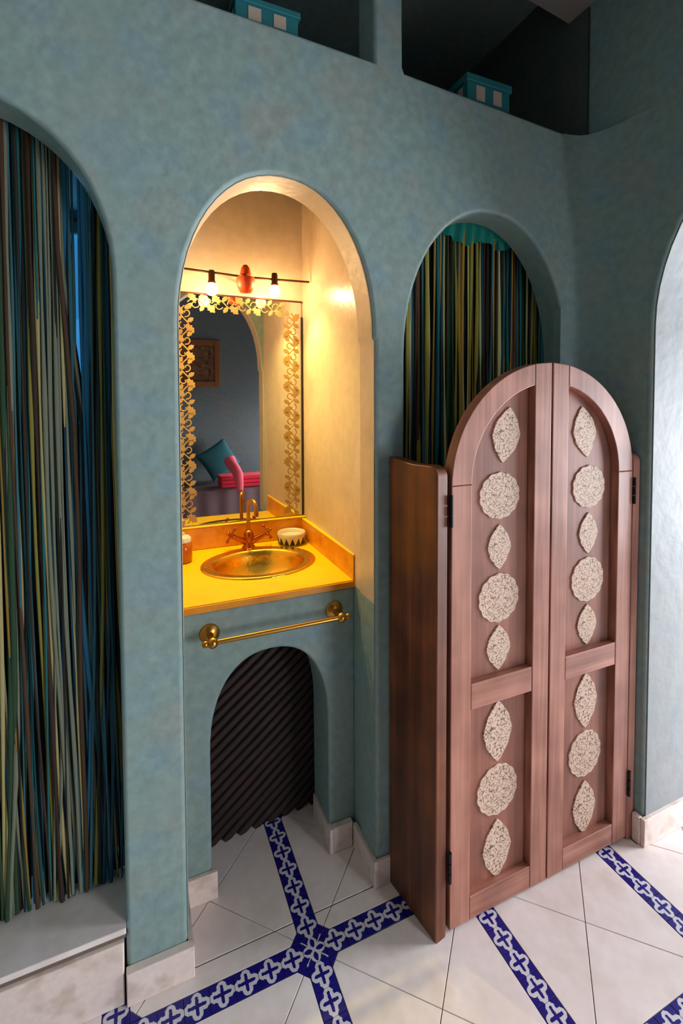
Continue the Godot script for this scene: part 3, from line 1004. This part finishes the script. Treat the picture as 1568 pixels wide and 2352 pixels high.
func build_lamp() -> void:
	var r := thing("mirror_lamp", "thin bronze lamp rail with two lit bulbs and an orange holder above the mirror", "lamp", Vector3(-0.02, 1.93, -0.69))
	var st := begin()
	tube(st, [Vector3(-0.27, 0.022, 0.0), Vector3(-0.1, 0.016, 0), Vector3(0.0, 0.012, 0), Vector3(0.12, 0.014, 0), Vector3(0.262, 0.018, 0.0)], 0.0042, 8)
	obj("rail", st, M.bronze, r)
	for s in [[-0.123, -0.042], [0.118, -0.028]]:
		st = begin()
		lathe(st, [Vector2(0.0001, 0.066), Vector2(0.010, 0.066), Vector2(0.012, 0.058), Vector2(0.012, 0.030), Vector2(0.015, 0.022), Vector2(0.012, 0.017), Vector2(0.0001, 0.017)], 16, Transform3D(Basis.IDENTITY, Vector3(s[0], s[1], 0)))
		var so := obj("bulb_socket", st, M.bronze, r)
		st = begin()
		lathe(st, [Vector2(0.0001, -0.028), Vector2(0.011, -0.026), Vector2(0.020, -0.017), Vector2(0.023, -0.005), Vector2(0.020, 0.007), Vector2(0.013, 0.018), Vector2(0.0001, 0.021)], 20, Transform3D(Basis.IDENTITY, Vector3(s[0], s[1], 0)))
		obj("bulb", st, M.bulb, so)
		# soft glow of the bulb, plus an added wide beam brightening counter and floor
		var l := OmniLight3D.new()
		l.name = "bulb_glow"
		l.position = r.position + Vector3(s[0], s[1], 0)
		l.light_color = Color(1.0, 0.84, 0.62)
		l.light_energy = 0.06
		l.light_size = 0.018
		l.omni_range = 8.0
		l.omni_attenuation = 2.0
		l.shadow_enabled = true
		add_child(l, true)
		var beam := SpotLight3D.new()
		beam.name = "added_beam"
		beam.light_color = Color(1.0, 0.90, 0.56)
		beam.light_energy = 0.42
		beam.light_size = 0.018
		beam.spot_angle = 58.0
		beam.spot_angle_attenuation = 0.7
		beam.spot_range = 8.0
		beam.shadow_enabled = true
		add_child(beam, true)
		beam.look_at_from_position(l.position, l.position + Vector3(0, -1, 0.30), Vector3(0, 0, -1))
	# unlit holder between the bulbs, carried on a stem from the wall
	st = begin()
	lathe(st, [Vector2(0.0001, 0.058), Vector2(0.008, 0.057), Vector2(0.016, 0.046), Vector2(0.021, 0.022), Vector2(0.0001, 0.021)], 24, Transform3D(Basis.IDENTITY, Vector3(0.004, 0, 0)))
	obj("holder_dome", st, M.terracotta, r)
	st = begin()
	lathe(st, [Vector2(0.0001, 0.010), Vector2(0.034, 0.010), Vector2(0.036, 0.002), Vector2(0.033, -0.024), Vector2(0.022, -0.046), Vector2(0.0001, -0.050)], 24, Transform3D(Basis.IDENTITY, Vector3(0.004, 0, 0)))
	obj("holder_cup", st, M.terracotta, r)
	st = begin()
	tube(st, [Vector3(0.004, 0.016, 0.0), Vector3(0.004, 0.016, -0.12)], 0.006, 8)
	obj("wall_stem", st, M.bronze, r)

func build_rail() -> void:
	var r := thing("towel_rail", "brass towel rail on two round wall plates under the yellow counter", "towel rail", Vector3(-0.03, 0.79, -0.25))
	for x in [-0.196, 0.194]:
		var st := begin()
		var xf := Transform3D(Basis(Vector3(1, 0, 0), PI / 2), Vector3(x, 0, 0))
		lathe(st, [Vector2(0.029, 0.0), Vector2(0.029, 0.003), Vector2(0.026, 0.006), Vector2(0.020, 0.008), Vector2(0.014, 0.013), Vector2(0.0001, 0.014)], 28, xf)
		obj("wall_plate", st, M.brass, r)
		st = begin()
		tube(st, [Vector3(x, 0, 0.010), Vector3(x, 0, 0.030), Vector3(x, 0, 0.055)], [0.010, 0.0075, 0.009], 14)
		ball(st, Vector3(x, 0, 0.060), 0.0155, 16)
		obj("post", st, M.brass, r)
	var st := begin()
	tube(st, [Vector3(-0.205, 0, 0.060), Vector3(0.205, 0, 0.060)], 0.0068, 12)
	for s in [-1, 1]:
		ball(st, Vector3(s * 0.216, 0, 0.060), 0.0095, 12)
	obj("bar", st, M.brass, r)

# ------------------------------------------------------------------ cabinet

func round_pts(n := 72) -> PackedVector2Array:
	var p := PackedVector2Array()
	for i in n:
		var a := TAU * i / n
		p.append(Vector2(cos(a), sin(a)) * (0.945 + 0.055 * absf(sin(a * 7.0))))
	return p

func drop_pts() -> PackedVector2Array:
	var p := PackedVector2Array()
	for i in 40:
		var a := TAU * i / 40
		var y := sin(a)
		var w := pow(maxf(1.0 - pow(absf(y), 1.85), 0.0), 0.92)
		p.append(Vector2(signf(cos(a)) * w * (0.96 + 0.04 * cos(a * 12.0)), y))
	var c := PackedVector2Array()
	for i in p.size():
		if i == 0 or p[i].distance_to(p[i - 1]) > 0.002:
			c.append(p[i])
	return c

func medallion(parent: Node, shape: PackedVector2Array, at: Vector2, w: float, h: float, tilt: float, m: Material, bulge: float) -> void:
	var p := PackedVector2Array()
	for v in shape:
		var q := Vector2(v.x * w / 2, v.y * h / 2)
		q.x += bulge * q.y * absf(v.y)
		p.append(q.rotated(tilt))
	var st := begin()
	var s := 1.0 / maxf(w, h)
	prism(st, p, -0.001, 0.0035, 0.0015, Transform3D.IDENTITY, 2, false, s, Vector2(0.5, 0.5))
	var o := obj("medallion", st, m, parent)
	o.position = Vector3(at.x, at.y, 0.0918)

func build_cabinet() -> void:
	var r := thing("door_cabinet", "tall reddish wooden cupboard front with two arched doors bearing pierced cream medallions", "cabinet", Vector3(0.70, 0, 0))
	var off := 0.70
	var side := Transform3D(Basis(Vector3(0, 0, 1), Vector3(0, 1, 0), Vector3(-1, 0, 0)), Vector3.ZERO)
	# side boards: polygon in (z, y)
	for s in [-1, 1]:
		var pts := PackedVector2Array([Vector2(-0.084, 0.0), Vector2(0.117, 0.0), Vector2(0.117, 1.262)])
		for i in range(1, 7):
			var a := PI / 2 * i / 6
			pts.append(Vector2(0.087 + 0.03 * cos(a), 1.262 + 0.028 * sin(a)))
		for v in [Vector2(0.02, 1.288), Vector2(-0.05, 1.296), Vector2(-0.084, 1.298)]:
			pts.append(v)
		var st := begin()
		var t := Transform3D.IDENTITY
		if s < 0:
			t.basis = Basis(Vector3.UP, 0.16)
			t.origin = Vector3(0.303 - off + 0.0195, 0, 0.117)
		else:
			t.origin = Vector3(1.060 - off + 0.0175, 0, 0.117)
		var half := 0.0195 if s < 0 else 0.0165
		var pz := PackedVector2Array()
		for v in pts:
			pz.append(Vector2(v.x - 0.117, v.y))
		prism(st, pz, 0.0, half, 0.005, t * side, 2, false)
		var mir := PackedVector2Array()
		for v in pz:
			mir.append(Vector2(-v.x, v.y))
		prism(st, mir, 0.0, half, 0.005, t * Transform3D(Basis(Vector3(0, 0, -1), Vector3(0, 1, 0), Vector3(1, 0, 0)), Vector3.ZERO), 2, false)
		obj("side_board", st, M.wood_side_shaded if s < 0 else M.wood_up, r)
	var st := begin()
	box(st, Vector3(0.345 - off, 0.03, 0.055), Vector3(1.062 - off, 0.06, 0.078), 0.002)
	obj("bottom_rail", st, M.wood_lying, r)
	for s in [-1, 1]:
		var d := Node3D.new()
		d.name = "door"
		r.add_child(d, true)
		# built for the left door about the meeting line, mirrored in x for the right
		var c := 0.7065 - off
		var zf := 0.115
		var zb := 0.081
		var fl := func(poly: Array) -> PackedVector2Array:
			var o := PackedVector2Array()
			for v in poly:
				o.append(Vector2(c + s * v.x, v.y))
			return o
		var gap := 0.0025
		var W := 0.354
		var iw := 0.287
		# inner stile, outer stile
		var top_in := 1.24 + 0.333 * sqrt(1.0 - pow(0.065 / W, 2.0))
		st = begin()
		prism(st, fl.call([Vector2(gap, 0.010), Vector2(0.066, 0.010), Vector2(0.066, top_in), Vector2(0.03, 1.571), Vector2(gap, 1.573)]), zb, zf, 0.003)
		obj("stile", st, M.wood_up, d)
		st = begin()
		prism(st, fl.call([Vector2(iw, 0.010), Vector2(W, 0.010), Vector2(W, 1.235), Vector2(iw, 1.235)]), zb, zf, 0.003)
		obj("stile", st, M.wood_up, d)
		# rails
		for yy in [[0.010, 0.078], [0.610, 0.684]]:
			st = begin()
			prism(st, fl.call([Vector2(0.0665, yy[0]), Vector2(iw - 0.0005, yy[0]), Vector2(iw - 0.0005, yy[1]), Vector2(0.0665, yy[1])]), zb, zf - 0.0005, 0.003)
			obj("rail", st, M.wood_lying, d)
		# arched head
		var ring := []
		var nseg := 22
		var a_end := acos(0.0665 / W)
		for i in nseg + 1:
			var a := a_end * i / nseg
			ring.append(Vector2(cos(a) * W, 1.2355 + 0.3375 * sin(a)))
		var b_end := acos(0.0665 / iw)
		for i in range(nseg, -1, -1):
			var a := b_end * i / nseg
			ring.append(Vector2(cos(a) * iw, 1.2355 + 0.277 * sin(a)))
		st = begin()
		prism(st, fl.call(ring), zb, zf, 0.003)
		obj("arched_head", st, M.wood_up, d)
		# panels
		st = begin()
		var pan := [Vector2(0.06, 0.680), Vector2(iw + 0.005, 0.680), Vector2(iw + 0.005, 1.235)]
		for i in range(1, 14):
			var a := acos(0.06 / (iw + 0.008)) * i / 13
			pan.append(Vector2(cos(a) * (iw + 0.008), 1.2355 + 0.284 * sin(a)))
		prism(st, fl.call(pan), 0.0812, 0.0915, 0.0)
		obj("panel", st, M.wood_panel, d)
		st = begin()
		prism(st, fl.call([Vector2(0.06, 0.07), Vector2(iw + 0.005, 0.07), Vector2(iw + 0.005, 0.616), Vector2(0.06, 0.616)]), 0.0812, 0.0915, 0.0)
		obj("panel", st, M.wood_panel, d)
		# medallions: kind, height, width, tall, tilt
		var rows := [[0, 1.365, 0.104, 0.158, -0.14], [1, 1.193, 0.146, 0.136, 0.0], [0, 1.046, 0.086, 0.130, 0.0], [1, 0.899, 0.147, 0.143, 0.0], [0, 0.754, 0.090, 0.130, 0.0], [0, 0.508, 0.106, 0.180, 0.0], [1, 0.334, 0.149, 0.151, 0.0], [0, 0.158, 0.106, 0.174, 0.0]]
		for q in rows:
			var cx: float = c + s * (0.174 if s < 0 else 0.181)
			if q[1] > 1.3:
				cx += -s * 0.022
			var xs := 1.0 if s < 0 else 0.97
			if q[0] == 1:
				medallion(d, round_pts(), Vector2(cx, q[1]), q[2] * xs, q[3], 0.0, M.pierced_round, 0.0)
			else:
				medallion(d, drop_pts(), Vector2(cx, q[1]), q[2] * xs, q[3], 0.0, M.pierced_drop, (0.16 * -s if q[1] > 1.3 else 0.0))
		for y in [1.17, 0.195]:
			st = begin()
			var hx: float = c + s * (W + 0.004)
			for k in 3:
				tube(st, [Vector3(hx, y - 0.042 + k * 0.029, 0.119), Vector3(hx, y - 0.042 + k * 0.029 + 0.026, 0.119)], 0.0055, 10)
			obj("hinge", st, M.iron, d)

# ------------------------------------------------------------------ curtains

func strand_meshes(drift: float) -> Array:
	var out := []
	for v in 8:
		var st := begin()
		var pts := []
		var rad := []
		var ph := rng.randf() * 10.0
		var dx := (rng.randf() - 0.4) * drift
		for i in 19:
			var t := i / 18.0
			pts.append(Vector3(dx * t * t * t + 0.004 * sin(t * 11.0 + ph) * t * t, -t, 0.004 * sin(t * 9.0 + ph * 2)))
			rad.append(0.0042 * (0.85 + 0.3 * sin(t * 23.0 + ph) * sin(t * 5.0)))
		tube(st, pts, rad, 6, true, 0.6)
		out.append(st.commit())
	return out

# where a string hangs at height y: a few are parted near the top around the gap
func parted(x: float, y: float, gap: Vector2) -> float:
	if x < gap.x or x > gap.y:
		return x
	var mid := lerpf(gap.x, gap.y, 0.62)
	var to := (gap.x - 0.012 + (x - gap.x) * 0.12) if x < mid else (gap.y + 0.004 + (x - gap.y) * 0.25)
	return lerpf(x, to, clampf((y - 1.40) / 0.42, 0.0, 1.0))

func strings(parent: Node, x0: float, x1: float, top: float, bottom: float, z: float, count: int, drift: float, wide: float, gap: Vector2, blue_glow_below: float, palette: Array) -> void:
	var set_a := strand_meshes(drift)
	for i in count:
		var x := lerpf(x0, x1, (i + rng.randf()) / count)
		# neighbouring strings come in bundles of a colour
		var idx := int(floor((sin(x * 61.0) + sin(x * 23.7 + 1.3) + 2.0) / 4.0 * 12.99 + rng.randf_range(-3.5, 3.5)))
		var m: Material = palette[posmod(idx, palette.size())]
		if x < blue_glow_below and rng.randf() < 0.08:  # tinted strands stand for blue light at the far left
			m = M.yarn_blue_lit
		var len := top - bottom - rng.randf() * 0.012
		var s := rng.randf_range(0.45, 1.2) * wide
		if rng.randf() < 0.12:
			s *= 1.6
		var zz := z + rng.randf_range(-0.012, 0.012)
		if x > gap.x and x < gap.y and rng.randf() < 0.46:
			m = M.yarn_blue_lit if rng.randf() < 0.5 else M.yarn[4]  # blue strands stand in for light coming through the gap
		elif x > gap.x and x < gap.y:
			var st := begin()
			var pts := []
			for k in 25:
				var y := top - len * k / 24.0
				pts.append(Vector3(parted(x, y, gap) + 0.002 * sin(y * 9.0 + x * 300.0), y, zz))
			tube(st, pts, 0.0042 * minf(s, 1.2), 6, true, 0.6)
			obj("strand", st, m, parent)
			continue
		if true:
			use("strand", set_a[rng.randi() % 8], m, parent, Transform3D(Basis.IDENTITY.scaled(Vector3(s, len, s)), Vector3(x, top, zz)))
	# the dense back layer nobody could count
	var st := begin()
	var n := int((x1 - x0) / 0.006)
	for i in n:
		var x := x0 + (i + rng.randf()) * 0.006
		var w := rng.randf_range(-0.008, 0.008)
		var pts := []
		for k in 9:
			var y := lerpf(top, bottom + 0.002, k / 8.0)
			pts.append(Vector3(parted(x, y, gap) + w * k / 8.0, y, z - 0.03))
		tube(st, pts, 0.0048, 4, true)
	var o := obj("back_strings", st, M.yarn[12], parent)
	o.set_meta("kind", "stuff")

func build_curtains() -> void:
	var l := thing("string_curtain", "large teal and olive string curtain filling the left arch above the marble step", "curtain", Vector3.ZERO)
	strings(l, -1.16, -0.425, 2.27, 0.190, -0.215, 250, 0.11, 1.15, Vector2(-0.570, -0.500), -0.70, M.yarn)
	var st := begin()
	tube(st, [Vector3(-1.2, 2.28, -0.225), Vector3(-0.40, 2.28, -0.225)], 0.010, 10)
	obj("curtain_rod", st, M.brass, l)
	var r := thing("string_curtain", "teal and olive string curtain with gathered valance in the arch behind the wooden doors", "curtain", Vector3.ZERO)
	strings(r, 0.31, 1.06, 2.10, 0.02, -0.232, 110, 0.04, 1.75, Vector2(9, 9), -9.0, M.yarn_lit)
	# gathered valance
	st = begin()
	var cols := 120
	var rows := 8
	for i in cols:
		for k in rows:
			var p := []
			var nn := []
			for q in [[i, k], [i + 1, k], [i + 1, k + 1], [i, k + 1]]:
				p.append(valance_at(q[0] / float(cols), q[1] / float(rows)))
				var e := 0.002
				var du := valance_at(q[0] / float(cols) + e, q[1] / float(rows)) - valance_at(q[0] / float(cols) - e, q[1] / float(rows))
				var dv := valance_at(q[0] / float(cols), q[1] / float(rows) + e) - valance_at(q[0] / float(cols), q[1] / float(rows) - e)
				nn.append(-du.cross(dv).normalized())
			quad(st, p, nn, [Vector2.ZERO, Vector2.ZERO, Vector2.ZERO, Vector2.ZERO])
	obj("valance", st, M.teal_cloth, r)
	st = begin()
	tube(st, [Vector3(0.302, 2.12, -0.24), Vector3(1.068, 2.12, -0.24)], 0.009, 10)
	obj("curtain_rod", st, M.brass, r)

func valance_at(u: float, v: float) -> Vector3:
	var x := lerpf(0.31, 1.062, u)
	var fold := sin(u * 95.0 + 1.5 * sin(u * 13.0)) * 0.007 * (0.4 + v)
	return Vector3(x, 2.16 - v * (0.145 + 0.012 * sin(u * 31.0)), -0.222 + fold + 0.012 * sin(v * PI))

# ------------------------------------------------------------------ loft boxes and the room seen in the mirror

func hat_box(label: String, at: Vector3, w: float, h: float, depth: float, turn: float) -> void:
	var b := thing("storage_box", label, "box", at, "teal boxes on the loft ledge")
	b.rotation.y = turn
	var st := begin()
	box(st, Vector3(-w / 2, 0, -depth), Vector3(w / 2, h * 0.8, 0), 0.002)
	obj("box_body", st, M.box_teal, b)
	st = begin()
	box(st, Vector3(-w / 2 - 0.006, h * 0.74, -depth - 0.006), Vector3(w / 2 + 0.006, h, 0.006), 0.003)
	obj("lid", st, M.box_teal, b)
	var n := 5
	for i in n:
		if i % 2 == 0:
			continue
		st = begin()
		var cw := w / n
		box(st, Vector3(-w / 2 + i * cw, h * 0.12, -0.001), Vector3(-w / 2 + (i + 1) * cw, h * 0.66, 0.0012))
		obj("check", st, M.box_pale, b)
		st = begin()
		box(st, Vector3(-w / 2 - 0.0012, h * 0.12, -depth * (i + 1) / n), Vector3(-w / 2 + 0.001, h * 0.66, -depth * i / n))
		obj("check", st, M.box_pale, b)

func pillow(st: SurfaceTool, w: float, h: float, t: float, xf: Transform3D) -> void:
	var n := 18
	for side in [-1.0, 1.0]:
		for i in n:
			for k in n:
				var p := []
				var nn := []
				for q in [[i, k], [i + 1, k], [i + 1, k + 1], [i, k + 1]]:
					p.append(xf * pillow_at(q[0] / float(n), q[1] / float(n), w, h, t, side))
					var e := 0.01
					var du := pillow_at(q[0] / float(n) + e, q[1] / float(n), w, h, t, side) - pillow_at(q[0] / float(n) - e, q[1] / float(n), w, h, t, side)
					var dv := pillow_at(q[0] / float(n), q[1] / float(n) + e, w, h, t, side) - pillow_at(q[0] / float(n), q[1] / float(n) - e, w, h, t, side)
					nn.append((xf.basis * (du.cross(dv) * side)).normalized())
				quad(st, p, nn, [Vector2.ZERO, Vector2.ZERO, Vector2.ZERO, Vector2.ZERO])

func pillow_at(u: float, v: float, w: float, h: float, t: float, side: float) -> Vector3:
	var a := clampf(u, 0, 1) * 2 - 1
	var b := clampf(v, 0, 1) * 2 - 1
	var puff := pow(maxf((1 - a * a) * (1 - b * b), 0.0), 0.42)
	return Vector3((u * 2 - 1) * w / 2 * (1 - 0.10 * (1 - b * b) * 0.6), (v * 2 - 1) * h / 2 * (1 - 0.10 * (1 - a * a) * 0.6), side * t / 2 * puff)

func build_far_room() -> void:
	hat_box("longer teal box with pale checks on the ledge left of the plaster pier", Vector3(-0.075, 2.441, -0.108), 0.168, 0.062, 0.12, 0.0)
	hat_box("smaller teal box with pale checks on the ledge right of the plaster pier", Vector3(0.655, 2.412, -0.108), 0.17, 0.085, 0.12, 0.0)
	var bed := thing("daybed", "low daybed with purple grey coverlet, seen in the mirror", "bed", Vector3(-0.2, 0, 2.35))
	var st := begin()
	box(st, Vector3(-1.3, 0.30, -0.33), Vector3(1.25, 0.60, 0.36), 0.03)
	obj("mattress", st, M.mattress, bed)
	st = begin()
	# hanging front of the coverlet, gently pleated
	var n := 90
	for i in n:
		var p := []
		var nn := []
		for q in [[i, 0.10], [i + 1, 0.10], [i + 1, 0.604], [i, 0.604]]:
			var x: float = lerpf(-1.3, 1.25, q[0] / float(n))
			p.append(Vector3(x, q[1], -0.345 - (0.012 * sin(x * 34.0) if q[1] < 0.3 else 0.0)))
			nn.append(Vector3(-0.25 * cos(x * 34.0), 0.05, -1).normalized())
		quad(st, p, nn, [Vector2.ZERO, Vector2.ZERO, Vector2.ZERO, Vector2.ZERO])
	box(st, Vector3(-1.3, 0.598, -0.346), Vector3(1.25, 0.606, -0.10), 0.002)
	obj("coverlet", st, M.coverlet, bed)
	var cu := thing("cushion", "teal square cushion leaning on the wall above the daybed, seen in the mirror", "cushion", Vector3(0.40, 0.61, 2.52))
	st = begin()
	pillow(st, 0.36, 0.34, 0.14, Transform3D(Basis(Vector3(1, 0, 0), 0.30) * Basis(Vector3(0, 0, 1), 0.55), Vector3(0, 0.235, 0.02)))
	obj("cover", st, M.cushion, cu)
	for k in 3:
		var t := thing("folded_towel", ["lowest folded red towel of the pile on the daybed", "middle folded red towel of the pile on the daybed", "top folded red towel of the pile on the daybed"][k], "towel", Vector3(0.60, 0.607 + k * 0.040, 2.17), "folded red towels")
		st = begin()
		box(st, Vector3(-0.25, 0.001, -0.12), Vector3(0.25, 0.038, 0.12), 0.016)
		obj("fold", st, M.towel, t)
	var roll := thing("rolled_towel", "pale red rolled towel slung over the pile of towels on the daybed", "towel", Vector3(0.49, 0.735, 2.13))
	st = begin()
	tube(st, [Vector3(-0.035, 0.15, 0.05), Vector3(-0.02, 0.10, 0.0), Vector3(0.0, 0.062, -0.08), Vector3(0.012, 0.02, -0.155), Vector3(0.02, -0.06, -0.185), Vector3(0.024, -0.14, -0.19)], [0.058, 0.058, 0.052, 0.05, 0.04, 0.032], 16)
	obj("roll", st, M.towel_pale, roll)
	var pf := thing("picture_frame", "brown wooden picture frame on the far wall, seen in the mirror", "picture", Vector3(0.22, 1.91, 2.75))
	st = begin()
	box(st, Vector3(-0.19, -0.21, -0.012), Vector3(0.19, 0.21, -0.006))
	obj("print", st, M.sepia, pf)
	for b in [[-0.24, -0.26, -0.18, 0.26], [0.18, -0.26, 0.24, 0.26], [-0.18, -0.26, 0.18, -0.20], [-0.18, 0.20, 0.18, 0.26]]:
		st = begin()
		box(st, Vector3(b[0], b[1], -0.03), Vector3(b[2], b[3], 0.0), 0.006)
		obj("frame_bar", st, M.frame_wood, pf)

func _ready() -> void:
	rng.seed = 20240611
	light_and_lens()
	make_materials()
	build_walls()
	build_floor()
	build_trim()
	build_niche()
	build_cabinet()
	build_curtains()
	build_far_room()
